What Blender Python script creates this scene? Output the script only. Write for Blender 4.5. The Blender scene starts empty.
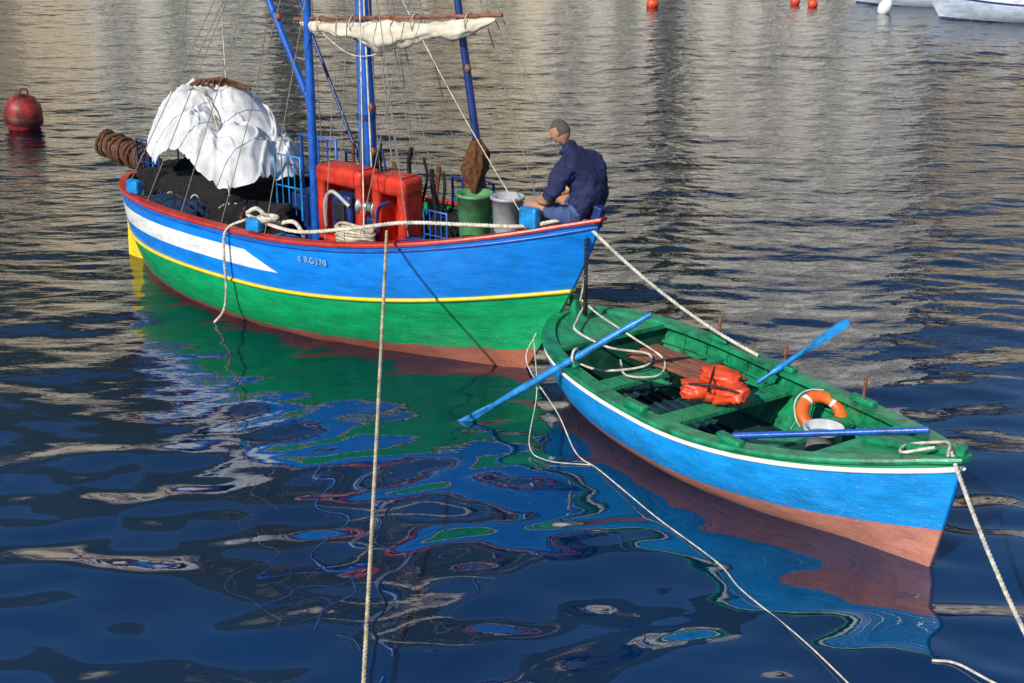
import bpy, bmesh, math, random
import numpy as np
from mathutils import Vector, Matrix, noise
random.seed(4)
rng=np.random.RandomState(7)
scene=bpy.context.scene
try:
    scene.view_settings.view_transform='Standard'; scene.view_settings.look='None'; scene.view_settings.exposure=0
except Exception: pass
H=5.05
# ------------------------------------------------------------------ helpers
def link(o,parent=None):
    scene.collection.objects.link(o)
    if parent is not None: o.parent=parent
    return o
def empty(name,loc=(0,0,0),rz=0,parent=None):
    e=bpy.data.objects.new(name,None); e.location=loc; e.rotation_euler=(0,0,rz); e.empty_display_size=.2
    return link(e,parent)
def N(nt,typ,**kw):
    n=nt.nodes.new(typ)
    for k,v in kw.items(): setattr(n,k,v)
    return n
def newmat(name):
    m=bpy.data.materials.new(name); m.use_nodes=True
    nt=m.node_tree; b=nt.nodes['Principled BSDF']
    return m,nt,b
def c4(c): return (c[0],c[1],c[2],1)
def mat(name,col,rough=.5,var=.25,scale=7.,bump=.15,metallic=0.,col2=None,bscale=None,stretch=(1,1,1),bdist=.01,wear=None):
    m,nt,b=newmat(name)
    tc=N(nt,'ShaderNodeTexCoord'); mp=N(nt,'ShaderNodeMapping'); mp.inputs['Scale'].default_value=stretch
    nt.links.new(tc.outputs['Object'],mp.inputs[0])
    no=N(nt,'ShaderNodeTexNoise'); no.inputs['Scale'].default_value=scale; no.inputs['Detail'].default_value=5; no.inputs['Roughness'].default_value=.65
    nt.links.new(mp.outputs[0],no.inputs['Vector'])
    cr=N(nt,'ShaderNodeValToRGB'); cr.color_ramp.elements[0].position=.32; cr.color_ramp.elements[1].position=.68
    d=col2 if col2 else [x*(1-var*1.6) for x in col]
    cr.color_ramp.elements[0].color=c4(d); cr.color_ramp.elements[1].color=c4([min(1,x*(1+var*.5)) for x in col])
    nt.links.new(no.outputs['Fac'],cr.inputs[0]); out=cr.outputs[0]
    if wear:
        n5=N(nt,'ShaderNodeTexNoise'); n5.inputs['Scale'].default_value=11; n5.inputs['Detail'].default_value=7; n5.inputs['Roughness'].default_value=.8
        nt.links.new(tc.outputs['Object'],n5.inputs['Vector'])
        r5=N(nt,'ShaderNodeMapRange'); r5.inputs['From Min'].default_value=.60; r5.inputs['From Max'].default_value=.68; r5.inputs['To Max'].default_value=.7; nt.links.new(n5.outputs['Fac'],r5.inputs['Value'])
        mx=N(nt,'ShaderNodeMix',data_type='RGBA'); nt.links.new(r5.outputs[0],mx.inputs[0]); nt.links.new(out,mx.inputs[6]); mx.inputs[7].default_value=c4(wear); out=mx.outputs[2]
    nt.links.new(out,b.inputs['Base Color'])
    b.inputs['Roughness'].default_value=rough; b.inputs['Metallic'].default_value=metallic
    if bump>0:
        n2=N(nt,'ShaderNodeTexNoise'); n2.inputs['Scale'].default_value=bscale or scale*5; n2.inputs['Detail'].default_value=3
        nt.links.new(mp.outputs[0],n2.inputs['Vector'])
        bp=N(nt,'ShaderNodeBump'); bp.inputs['Strength'].default_value=bump; bp.inputs['Distance'].default_value=bdist
        nt.links.new(n2.outputs['Fac'],bp.inputs['Height']); nt.links.new(bp.outputs[0],b.inputs['Normal'])
    return m
def meshobj(name,verts,faces,m,parent=None,smooth=False,uvs=None):
    me=bpy.data.meshes.new(name); me.from_pydata([tuple(v) for v in verts],[],faces)
    if uvs is not None:
        ul=me.uv_layers.new(name='UVMap')
        for p in me.polygons:
            for li in p.loop_indices: ul.data[li].uv=uvs[me.loops[li].vertex_index]
    bm=bmesh.new(); bm.from_mesh(me); bmesh.ops.recalc_face_normals(bm,faces=bm.faces); bm.to_mesh(me); bm.free()
    if smooth:
        for p in me.polygons: p.use_smooth=True
    ms=m if isinstance(m,(list,tuple)) else [m]
    for x in ms: me.materials.append(x)
    me.update()
    return link(bpy.data.objects.new(name,me),parent)
def bmobj(name,bm,m,parent=None,smooth=False,loc=(0,0,0),rot=(0,0,0)):
    me=bpy.data.meshes.new(name); bm.to_mesh(me); bm.free()
    if smooth:
        for p in me.polygons: p.use_smooth=True
    ms=m if isinstance(m,(list,tuple)) else [m]
    for x in ms: me.materials.append(x)
    o=bpy.data.objects.new(name,me); o.location=loc; o.rotation_euler=rot
    return link(o,parent)
def box(name,size,loc,m,parent=None,rot=(0,0,0),bev=.01,seg=2):
    bm=bmesh.new(); bmesh.ops.create_cube(bm,size=1)
    bmesh.ops.scale(bm,vec=size,verts=bm.verts)
    if bev>0: bmesh.ops.bevel(bm,geom=bm.edges[:],offset=min(bev,min(size)*.49),segments=seg,profile=.5,affect='EDGES')
    return bmobj(name,bm,m,parent,False,loc,rot)
def lathe(name,prof,m,parent=None,loc=(0,0,0),rot=(0,0,0),n=28,smooth=True):
    vs=[];fs=[]
    for (r,z) in prof:
        for i in range(n):
            a=2*math.pi*i/n; vs.append((r*math.cos(a),r*math.sin(a),z))
    for j in range(len(prof)-1):
        for i in range(n):
            fs.append((j*n+i,j*n+(i+1)%n,(j+1)*n+(i+1)%n,(j+1)*n+i))
    o=meshobj(name,vs,fs,m,parent,smooth); o.location=loc; o.rotation_euler=rot
    return o
def crom(pts,k=8):
    P=[Vector(p) for p in pts]
    if len(P)<3: 
        return [P[0].lerp(P[-1],i/k) for i in range(k+1)]
    Q=[P[0]*2-P[1]]+P+[P[-1]*2-P[-2]]
    out=[]
    for i in range(1,len(Q)-2):
        a,b,c,d=Q[i-1:i+3]
        for j in range(k):
            t=j/k
            out.append(.5*((2*b)+(c-a)*t+(2*a-5*b+4*c-d)*t*t+(3*b-a-3*c+d)*t**3))
    out.append(P[-1]); return out
def tube(name,pts,r,m,parent=None,smooth=True,cyc=False,k=8,res=3,radii=None):
    cu=bpy.data.curves.new(name,'CURVE'); cu.dimensions='3D'
    pp=crom(pts,k) if smooth and len(pts)>2 else [Vector(p) for p in pts]
    s=cu.splines.new('POLY'); s.points.add(len(pp)-1)
    for i,p in enumerate(pp):
        s.points[i].co=(p.x,p.y,p.z,1)
        if radii: 
            f=i/(len(pp)-1)*(len(radii)-1); j=min(int(f),len(radii)-2); s.points[i].radius=radii[j]+(radii[j+1]-radii[j])*(f-j)
    s.use_cyclic_u=cyc; s.use_smooth=True
    cu.bevel_depth=r; cu.bevel_resolution=res; cu.use_fill_caps=True
    cu.materials.append(m)
    return link(bpy.data.objects.new(name,cu),parent)
def strand(name,pts,r,m,parent=None,k=8,turns=9.0):
    """laid rope: three helical strands twisted round the path"""
    E=parent
    pp=crom(pts,k)
    d=[0]
    for i in range(1,len(pp)): d.append(d[-1]+(pp[i]-pp[i-1]).length)
    Ltot=d[-1]; step=.024; n=max(8,int(Ltot/step)); out=[];j=0
    for i in range(n+1):
        s=Ltot*i/n
        while j<len(d)-2 and d[j+1]<s: j+=1
        out.append(pp[j].lerp(pp[j+1],(s-d[j])/max(1e-6,d[j+1]-d[j])))
    root=E if E is not None else empty(name)
    for q in range(3):
        P=[]
        for i,p in enumerate(out):
            t=(out[min(i+1,n)]-out[max(i-1,0)]).normalized()
            a=t.cross(Vector((.3,.2,1))).normalized(); b=t.cross(a)
            ph=2*math.pi*(turns*Ltot*i/n+q/3)
            P.append(p+(a*math.cos(ph)+b*math.sin(ph))*r*.48)
        tube('strand',P,r*.60,m,root,smooth=False,res=1)
    return root
def sag(a,b,s,n=8):
    a=Vector(a);b=Vector(b)
    return [a.lerp(b,i/n)-Vector((0,0,s*4*(i/n)*(1-i/n))) for i in range(n+1)]
# ------------------------------------------------------------------ materials
M={}
M['rope']=mat('rope_white',(.66,.61,.50),.85,.35,14,.6)
M['rope_tan']=mat('rope_tan',(.56,.46,.29),.85,.4,10,.6)
M['wire']=mat('rigging_line',(.25,.22,.18),.7,.3,20,0)
M['black']=mat('black_rubber',(.015,.015,.017),.5,.3,10,.2)
M['blue']=mat('blue_paint',(.012,.11,.50),.33,.3,6,.25,wear=(.03,.06,.18))
M['dblue']=mat('dark_blue_paint',(.01,.035,.16),.4,.3,9,.25)
M['sblue']=mat('sky_blue_paint',(.012,.25,.62),.36,.4,9,.25,wear=(.10,.25,.38))
M['green']=mat('green_paint',(.012,.27,.115),.38,.45,6,.25,wear=(.13,.32,.19))
M['dgreen']=mat('dark_green_paint',(.010,.09,.05),.5,.4,7,.3)
M['floor']=mat('bilge_boards',(.012,.05,.06),.5,.5,7,.3,col2=(.004,.012,.03))
M['yellow']=mat('yellow_paint',(.78,.58,.02),.4,.15,10,.2)
M['red']=mat('red_paint',(.50,.03,.015),.38,.25,10,.2,wear=(.35,.12,.08))
M['orange']=mat('orange_plastic',(.72,.075,.02),.42,.25,6,.1)
M['hauler']=mat('red_fibreglass',(.62,.035,.012),.42,.4,5,.2,wear=(.30,.04,.02))
M['white']=mat('white_paint',(.78,.78,.75),.4,.1,10,.2)
M['brownwood']=mat('worn_wood',(.30,.11,.06),.6,.5,6,.4,stretch=(1,8,8))
M['grey']=mat('grey_plastic',(.40,.41,.42),.5,.2,8,.1)
M['pale']=mat('pale_plastic',(.58,.60,.63),.45,.2,8,.1)
M['steel']=mat('galvanised_steel',(.45,.46,.47),.35,.3,14,.2,metallic=.8)
M['bin']=mat('green_plastic',(.10,.28,.11),.45,.3,8,.1,wear=(.25,.33,.22))
M['net']=mat('fishing_net',(.26,.10,.035),.95,.5,30,1.0,bdist=.03)
M['netdark']=mat('dark_net',(.022,.02,.022),.95,.5,25,1.0,bdist=.04)
M['netblue']=mat('blue_net',(.015,.06,.16),.95,.6,30,1.0,bdist=.04)
M['cork']=mat('cork_floats',(.13,.05,.022),.8,.5,18,.6)
M['canvas']=mat('white_canvas',(.62,.62,.62),.85,.22,4,.5,bscale=60)
M['cream']=mat('cream_canvas',(.68,.60,.47),.85,.25,6,.5,bscale=60)
M['skin']=mat('skin',(.45,.22,.13),.5,.15,10,.1)
M['hair']=mat('grey_hair',(.12,.10,.09),.85,.4,80,.8)
M['navy']=mat('navy_jacket',(.010,.015,.075),.8,.35,6,.9,bscale=14,bdist=.04)
M['jeans']=mat('blue_shorts',(.05,.09,.22),.85,.3,10,.4)
M['shoe']=mat('shoe_leather',(.03,.02,.015),.5,.3,10,.2)

def hull_paint(name,stops,white=None,bottomnoise=.02,planks=14,rough=.27,scuff=.66):
    m,nt,b=newmat(name); L=nt.links.new
    uv=N(nt,'ShaderNodeUVMap'); sp=N(nt,'ShaderNodeSeparateXYZ'); L(uv.outputs[0],sp.inputs[0])
    tc=N(nt,'ShaderNodeTexCoord')
    no=N(nt,'ShaderNodeTexNoise'); no.inputs['Scale'].default_value=3.0; no.inputs['Detail'].default_value=7; no.inputs['Roughness'].default_value=.7
    L(tc.outputs['Object'],no.inputs['Vector'])
    a=N(nt,'ShaderNodeMath',operation='SUBTRACT'); L(no.outputs['Fac'],a.inputs[0]); a.inputs[1].default_value=.5
    g=N(nt,'ShaderNodeMapRange'); g.inputs['From Min'].default_value=.45; g.inputs['From Max'].default_value=.62; g.inputs['To Min'].default_value=.004; g.inputs['To Max'].default_value=bottomnoise*4
    L(sp.outputs['Y'],g.inputs['Value'])
    mu=N(nt,'ShaderNodeMath',operation='MULTIPLY'); L(a.outputs[0],mu.inputs[0]); L(g.outputs[0],mu.inputs[1])
    ad=N(nt,'ShaderNodeMath',operation='ADD'); L(mu.outputs[0],ad.inputs[0]); L(sp.outputs['Y'],ad.inputs[1])
    cr=N(nt,'ShaderNodeValToRGB'); cr.color_ramp.interpolation='CONSTANT'
    el=cr.color_ramp.elements
    while len(el)>1: el.remove(el[-1])
    el[0].position=0; el[0].color=c4(stops[0][1])
    for t,c in stops[1:]:
        e=el.new(t); e.color=c4(c)
    L(ad.outputs[0],cr.inputs[0]); col=cr.outputs[0]
    if white:
        s0,s1,t0,t1,taper=white
        def cmp(op,src,val,val_src=None):
            n=N(nt,'ShaderNodeMath',operation=op); L(src,n.inputs[0])
            if val_src: L(val_src,n.inputs[1])
            else: n.inputs[1].default_value=val
            return n.outputs[0]
        sl=N(nt,'ShaderNodeMath',operation='MULTIPLY_ADD'); L(sp.outputs['Y'],sl.inputs[0]); sl.inputs[1].default_value=taper; sl.inputs[2].default_value=s1-taper*t1
        m1=cmp('LESS_THAN',sp.outputs['X'],0,sl.outputs[0]); m2=cmp('GREATER_THAN',ad.outputs[0],t0); m3=cmp('LESS_THAN',ad.outputs[0],t1)
        x=N(nt,'ShaderNodeMath',operation='MULTIPLY'); L(m1,x.inputs[0]); L(m2,x.inputs[1])
        y=N(nt,'ShaderNodeMath',operation='MULTIPLY'); L(x.outputs[0],y.inputs[0]); L(m3,y.inputs[1])
        mx=N(nt,'ShaderNodeMix',data_type='RGBA'); L(y.outputs[0],mx.inputs[0]); L(col,mx.inputs[6]); mx.inputs[7].default_value=(.80,.80,.78,1); col=mx.outputs[2]
    mp=N(nt,'ShaderNodeMapping'); mp.inputs['Scale'].default_value=(2.0,2.0,6); L(tc.outputs['Object'],mp.inputs[0])
    n3=N(nt,'ShaderNodeTexNoise'); n3.inputs['Scale'].default_value=1.6; n3.inputs['Detail'].default_value=8; n3.inputs['Roughness'].default_value=.68; L(mp.outputs[0],n3.inputs['Vector'])
    r3=N(nt,'ShaderNodeMapRange'); r3.inputs['From Min'].default_value=.35; r3.inputs['From Max'].default_value=.7; r3.inputs['To Min'].default_value=.72; r3.inputs['To Max'].default_value=1.2; L(n3.outputs['Fac'],r3.inputs['Value'])
    mm=N(nt,'ShaderNodeMix',data_type='RGBA',blend_type='MULTIPLY'); mm.inputs[0].default_value=1; L(col,mm.inputs[6]); L(r3.outputs[0],mm.inputs[7])
    n4=N(nt,'ShaderNodeTexNoise'); n4.inputs['Scale'].default_value=9; n4.inputs['Detail'].default_value=7; n4.inputs['Roughness'].default_value=.8; L(mp.outputs[0],n4.inputs['Vector'])
    n4b=N(nt,'ShaderNodeMath',operation='MULTIPLY_ADD'); L(sp.outputs['Y'],n4b.inputs[0]); n4b.inputs[1].default_value=.10; L(n4.outputs['Fac'],n4b.inputs[2])
    r4=N(nt,'ShaderNodeMapRange'); r4.inputs['From Min'].default_value=scuff; r4.inputs['From Max'].default_value=scuff+.1; r4.inputs['To Max'].default_value=.5; L(n4b.outputs[0],r4.inputs['Value'])
    ms=N(nt,'ShaderNodeMix',data_type='RGBA'); L(r4.outputs[0],ms.inputs[0]); L(mm.outputs[2],ms.inputs[6]); ms.inputs[7].default_value=(.40,.39,.35,1)
    L(ms.outputs[2],b.inputs['Base Color']); b.inputs['Roughness'].default_value=rough
    pl=N(nt,'ShaderNodeMath',operation='MULTIPLY'); L(sp.outputs['Y'],pl.inputs[0]); pl.inputs[1].default_value=planks
    fr=N(nt,'ShaderNodeMath',operation='FRACT'); L(pl.outputs[0],fr.inputs[0])
    pg=N(nt,'ShaderNodeMath',operation='PINGPONG'); L(fr.outputs[0],pg.inputs[0]); pg.inputs[1].default_value=.5
    mr=N(nt,'ShaderNodeMapRange'); mr.inputs['From Max'].default_value=.06; L(pg.outputs[0],mr.inputs['Value'])
    a2=N(nt,'ShaderNodeMath',operation='MULTIPLY_ADD'); L(n3.outputs['Fac'],a2.inputs[0]); a2.inputs[1].default_value=3.5; L(mr.outputs[0],a2.inputs[2])
    bp=N(nt,'ShaderNodeBump'); bp.inputs['Strength'].default_value=.25; bp.inputs['Distance'].default_value=.007; L(a2.outputs[0],bp.inputs['Height']); L(bp.outputs[0],b.inputs['Normal'])
    return m
BL=(.004,.21,.72); YE=(.85,.68,.02); GR=(.005,.38,.125); RD=(.38,.12,.07)
M['hull_big']=hull_paint('fishing_boat_hull_paint',[(0,BL),(.352,YE),(.378,GR),(.70,RD)],white=(0,.555,.11,.235,.6),scuff=.64)
M['hull_row']=hull_paint('rowing_boat_hull_paint',[(0,(.02,.27,.10)),(.05,(.8,.8,.78)),(.09,(.006,.28,.72)),(.53,(.52,.20,.14))],bottomnoise=.006,planks=11,scuff=.60)
M['hull_w']=hull_paint('white_hull_paint',[(0,(.75,.77,.8)),(.2,(.02,.05,.2)),(.26,(.55,.62,.72)),(.75,(.05,.08,.15))],planks=1)
# ------------------------------------------------------------------ hull
class Hull:
    def __init__(s,L,B,zb,zm,zs,keel,rb,rs,nb,mb,ns,ms,um=.5):
        s.L,s.B,s.zb,s.zm,s.zs,s.keel,s.rb,s.rs,s.nb,s.mb,s.ns,s.ms,s.um=L,B,zb,zm,zs,keel,rb,rs,nb,mb,ns,ms,um
    def u(h,s): return (s-h.um)/(1-h.um) if s>=h.um else (h.um-s)/h.um
    def halfb(h,s):
        u=h.u(s); n,m=(h.nb,h.mb) if s>=h.um else (h.ns,h.ms)
        return h.B*max(0,1-u**n)**m
    def sheer(h,s):
        u=h.u(s); e=h.zb if s>=h.um else h.zs
        return h.zm+(e-h.zm)*u**1.9
    def P(h,s,t,side,inset=0.):
        s=min(1,max(0,s)); u=h.u(s); e=u*u; p=2.7-1.2*e; q=.6+.35*e; tt=min(1,max(0,t))
        y=h.halfb(s)*max(0,1-tt**p)**q+.022
        y=max(0.001,y-inset)
        z=h.sheer(s)+(h.keel-h.sheer(s))*t
        xb=h.L/2-h.rb*tt**1.25; xs=-h.L/2+h.rs*tt**1.3
        return Vector((xs+(xb-xs)*s, side*y, z))
    def tz(h,s,z): return (h.sheer(s)-z)/(h.sheer(s)-h.keel)
    def s_of(h,n): return [.5-.5*math.cos(math.pi*i/(n-1)) for i in range(n)]
    def shell(h,name,m,parent,ns=90,nt=30,t1=1.,inset=0.,tfun=None,smooth=True):
        S=h.s_of(ns); vs=[];uv=[];fs=[]
        for side in (-1,1):
            for s in S:
                te=tfun(s) if tfun else t1
                for j in range(nt):
                    t=te*j/(nt-1); vs.append(h.P(s,t,side,inset)); uv.append((s,t))
        def id(k,i,j): return k*ns*nt+i*nt+j
        for k in (0,1):
            for i in range(ns-1):
                for j in range(nt-1): fs.append((id(k,i,j),id(k,i+1,j),id(k,i+1,j+1),id(k,i,j+1)))
        if inset==0:
            for i in (0,ns-1):
                for j in range(nt-1): fs.append((id(0,i,j),id(1,i,j),id(1,i,j+1),id(0,i,j+1)))
        return meshobj(name,vs,fs,m,parent,smooth,uv)
    def deck(h,name,m,parent,s0,s1,zf,inset=.03,n=40,thick=.0,crown=.0):
        vs=[];fs=[]; nw=7
        for i in range(n):
            s=s0+(s1-s0)*i/(n-1); z=zf(s); t=max(0,h.tz(s,z))
            a=h.P(s,t,-1,inset); b=h.P(s,t,1,inset)
            for k in range(nw):
                f=k/(nw-1); p=a.lerp(b,f); p.z+=crown*4*f*(1-f); vs.append(p)
        for i in range(n-1):
            for k in range(nw-1): fs.append((i*nw+k,i*nw+k+1,(i+1)*nw+k+1,(i+1)*nw+k))
        return meshobj(name,vs,fs,m,parent)
    def cap(h,name,m,parent,out,inn,z0,z1,s0=0,s1=1,ns=90,bev=0):
        S=[s0+(s1-s0)*x for x in h.s_of(ns)]; vs=[];fs=[]
        for side in (-1,1):
            for s in S:
                p=h.P(s,0,side); y=abs(p.y)
                yo=y+out; yi=max(.002,y-inn)
                e=(max(0,h.u(s)-.93)/.07); dx=out*e*(1 if s>.5 else -1)
                for (yy,zz,ddx) in ((yo,z0,dx),(yo+.004,(z0+z1)/2,dx),(yo-.006,z1,dx),(yi+.006,z1,0),(yi,z0,0)):
                    vs.append((p.x+ddx,side*yy,p.z+zz))
        q=5
        for k in (0,1):
            for i in range(ns-1):
                o=k*ns*q+i*q
                for j in range(q): fs.append((o+j,o+(j+1)%q,o+q+(j+1)%q,o+q+j))
        for i in (0,ns-1):
            a=i*q; b=ns*q+i*q
            for j in range(2): fs.append((a+j,a+j+1,b+j+1,b+j))
            fs.append((a+2,a+3,b+3,b+2))
        return meshobj(name,vs,fs,m,parent)
    def rail(h,name,t0,r,m,parent,out=.008,s0=0,s1=1,side=-1,n=70):
        pts=[]
        for i in range(n):
            s=s0+(s1-s0)*(.5-.5*math.cos(math.pi*i/(n-1))); p=h.P(s,t0,side); p.y+=side*out; pts.append(p)
        return tube(name,pts,r,m,parent,smooth=False,res=2)
# ================================================================== FISHING BOAT
ang=math.atan2(-4.54,5.59)
Cf=Vector((-1.92,14.77,0))
FB=empty('fishing_boat',Cf,ang)
Rf=Matrix.Rotation(ang,4,'Z')
def fw(p): return Cf+Rf@Vector(p)
HL=3.53
hb=Hull(2*HL,1.12,1.68,1.14,1.07,-.38,1.12,.12,2.25,1.0,2.6,.72,.46)
hb.shell('hull',M['hull_big'],FB,ns=110,nt=40)
deckz=lambda s: hb.sheer(s)-.42
fdeckz=lambda s: hb.sheer(s)-.13
hb.shell('bulwark_inside',M['green'],FB,ns=90,nt=8,inset=.05,tfun=lambda s: hb.tz(s,deckz(s)))
M['deckwood']=mat('deck_paint',(.10,.22,.20),.6,.4,6,.3,stretch=(1,10,1))
hb.deck('deck',M['deckwood'],FB,.01,.80,deckz,inset=.04)
hb.deck('foredeck',M['green'],FB,.74,.995,fdeckz,inset=.045,crown=.02)
hb.deck('afterdeck',M['deckwood'],FB,.005,.13,lambda s: hb.sheer(s)-.10,inset=.045,crown=.02)
hb.cap('gunwale_cap',M['red'],FB,.03,.09,-.012,.022)
for sd in (-1,1):
    hb.rail('rubbing_strake',.365,.02,M['yellow'],FB,side=sd)
    hb.rail('sheer_rail',.035,.014,M['blue'],FB,side=sd)
s=.74; zt=fdeckz(s); zb_=deckz(s)
a=hb.P(s,hb.tz(s,zt),-1,.05); b=hb.P(s,hb.tz(s,zt),1,.05); c=hb.P(s,hb.tz(s,zb_),1,.05); d=hb.P(s,hb.tz(s,zb_),-1,.05)
meshobj('bulkhead',[a,b,c,d],[(0,1,2,3)],M['blue'],FB)
box('stem_head',(.10,.10,.22),(HL-.04,0,1.70),M['dblue'],FB,rot=(0,.25,0),bev=.02)
pr=[(-3.50,.72),(-3.66,.70),(-3.70,.2),(-3.74,-.3),(-3.40,-.3),(-3.44,.1)]
vv=[];
for yy in (-.05,.05):
    for (x,z) in pr: vv.append((x,yy,z))
n_=len(pr); fc=[tuple(range(n_)),tuple(range(2*n_-1,n_-1,-1))]+[(i,(i+1)%n_,n_+(i+1)%n_,n_+i) for i in range(n_)]
meshobj('rudder',vv,fc,M['yellow'],FB)
def gz(x): return hb.sheer((x+HL)/(2*HL))
for (x,f,h) in ((-2.45,-1,.16),(-.05,-1,.14),(2.94,-1,.20),(1.0,1,.14),(-2.2,1,.14),(2.9,1,.15)):
    sx=(x+HL)/(2*HL); yy=f*(hb.halfb(sx)-.04)
    box('fairlead_block',(.20,.10,h),(x,yy,gz(x)+.03+h/2),M['sblue'],FB,bev=.025)
def spar(name,a,b,r0,r1,m,parent=FB): return tube(name,[a,Vector(a).lerp(Vector(b),.5),b],1,m,parent,smooth=False,res=6,radii=[r0,(r0+r1)/2,r1])
spar('main_mast',(.54,0,.7),(.54,.02,6.2),.100,.070,M['blue'])
spar('mizzen_mast',(-.17,-.12,.7),(-.15,-.1,5.4),.050,.038,M['blue'])
spar('derrick_boom',(-.20,-.10,2.35),(-1.66,-.12,5.1),.038,.032,M['blue'])
spar('derrick_boom_stay',(.46,.05,1.6),(-.95,.25,3.9),.02,.015,M['dblue'])
spar('fore_pole',(2.13,.05,1.35),(1.58,-.02,5.0),.042,.034,M['dblue'])
tube('mast_band',[(.54,0,2.25),(.54,0,2.30)],.108,M['dblue'],FB,smooth=False)
tube('mast_band',[(.54,0,3.05),(.54,0,3.10)],.105,M['dblue'],FB,smooth=False)
yA=Vector((-.28,-.1,3.20)); yB=Vector((2.36,-.1,3.44))
spar('sail_yard',yA+(yA-yB)*.03,yB+(yB-yA)*.03,.02,.018,M['brownwood'])
ns_,nr_=130,22; vs=[];fs=[]
for i in range(ns_):
    f=i/(ns_-1); c=yA.lerp(yB,f)
    w=.055+.07*math.exp(-((f-.48)/.13)**2)+.03*math.exp(-((f-.8)/.08)**2)+.012*noise.noise(Vector((f*9,0,0)))
    w*=min(1,(f+.02)*9,(1.02-f)*9)
    for j in range(nr_):
        a_=2*math.pi*j/nr_
        r=w*(1+.4*noise.noise(Vector((f*12,math.cos(a_)*1.8,math.sin(a_)*1.8)))+.28*noise.noise(Vector((f*26,math.cos(a_)*5,math.sin(a_)*5))))
        vs.append((c.x,c.y+r*.8*math.cos(a_),c.z-.03-w*.7-.07*math.sin(f*math.pi)+r*1.15*math.sin(a_)))
for i in range(ns_-1):
    for j in range(nr_): fs.append((i*nr_+j,i*nr_+(j+1)%nr_,(i+1)*nr_+(j+1)%nr_,(i+1)*nr_+j))
meshobj('furled_sail',vs,fs,M['cream'],FB,True)
for f in (.12,.3,.62,.88): 
    c=yA.lerp(yB,f); tube('sail_tie',[c+Vector((0,.075*math.cos(a_),-.06+.09*math.sin(a_))) for a_ in [k*math.pi/6 for k in range(13)]],.006,M['rope_tan'],FB,smooth=False)
tube('reef_line',[yA+Vector((.2,0,-.06)),yA+Vector((.9,0,-.3)),yB+Vector((-.6,0,-.1))],.006,M['rope'],FB)
def stay(a,b,s=.02,r=.005,m='wire'): tube('stay',sag(a,b,s,6),r,M[m],FB,smooth=False,res=1)
topm=(.54,0,6.0); topz=(-.15,-.1,5.2)
for x,y in ((-.6,-1.06),(.1,-1.08),(.9,-1.0),(-.4,1.06),(.3,1.05),(1.1,.95)):
    stay(topm,(x,y,gz(x)+.03))
for x,y in ((-1.3,-1.03),(-2.0,-.95),(-2.6,-.8),(-1.2,1.0),(-2.4,.8)):
    stay(topz,(x,y,gz(x)+.03))
stay(topm,(3.4,0,1.72),.03); stay((.54,0,4.3),(2.9,-.3,1.6),.12,.005,'rope'); stay(topm,(-3.3,0,1.2),.04)
stay((.54,0,5.0),(1.3,-.85,1.3),.02,.007,'rope'); stay((.54,0,5.0),(1.75,-.7,1.35),.02); stay((1.60,-.02,4.8),(3.3,.05,1.75),.05)
stay((1.60,-.02,4.8),(1.2,-.8,1.3),.02); stay((-1.58,-.1,4.95),(-2.9,.1,1.5),.03); stay((-1.58,-.1,4.95),(-.15,-.1,5.0),.02); stay((-1.5,-.1,4.9),(-1.9,.2,2.3),.0,.007,'rope')
stay((.54,0,4.9),(.72,-.12,1.0),.02,.01,'rope'); stay((.6,0,4.9),(1.0,-.12,1.9),.03,.007); stay((1.6,0,4.9),(2.6,.3,1.5),.03,.006)
for i in range(6): stay((.54,0,5.2),(.40+.18*i,-.25+.1*i,1.9-.1*i),.03,.005)
for p in ((.72,-.1,2.4),(1.93,0,2.9),(-.6,-.11,3.2),(.75,-.12,1.95)):
    lathe('pulley_block',[(0,-.04),(.025,-.035),(.035,0),(.025,.035),(0,.04)],M['brownwood'],FB,loc=p)
for i in range(14):
    x0=.35+random.random()*1.4; y0=-.1+random.random()*.3; z0=1.55+random.random()*.35
    tube('hanging_gear',[(x0,y0,z0+.2),(x0+random.uniform(-.06,.06),y0,z0),(x0+random.uniform(-.12,.12),y0+random.uniform(-.05,.05),z0-.35)],random.uniform(.010,.026),M[random.choice(['netdark','dblue','net','black'])],FB)
def heap(name,cx,cy,z0,ax,ay,h,m,amp=.08,seed=0,nth=140,nr=60,sq=.55):
    vs=[];fs=[]
    for j in range(nr):
        f=j/(nr-1)
        for i in range(nth):
            th=2*math.pi*i/nth; ct,st=math.cos(th),math.sin(th)
            ph=f*math.pi/2
            rr=math.sin(ph)**sq if f>0 else 0
            zz=math.cos(ph)**sq if f<1 else 0
            p=Vector((ct*2,st*2,f*1.5+seed))
            fold=abs(noise.noise(p*1.3))*1.1-.35+.5*(abs(noise.noise(p*2.9+Vector((3,1,7))))-.25)+.3*noise.noise(p*7)
            k=amp*fold*(.35+f)
            rad=1+k/ax
            vs.append((cx+ct*ax*rr*rad, cy+st*ay*rr*rad, z0+h*zz+k*.7+.10*noise.noise(Vector((ct*rr*1.6,st*rr*1.6,seed+5)))*h))
    for j in range(nr-1):
        for i in range(nth):
            fs.append((j*nth+i,j*nth+(i+1)%nth,(j+1)*nth+(i+1)%nth,(j+1)*nth+i))
    return meshobj(name,vs,fs,m,parent=FB,smooth=True)
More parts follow.
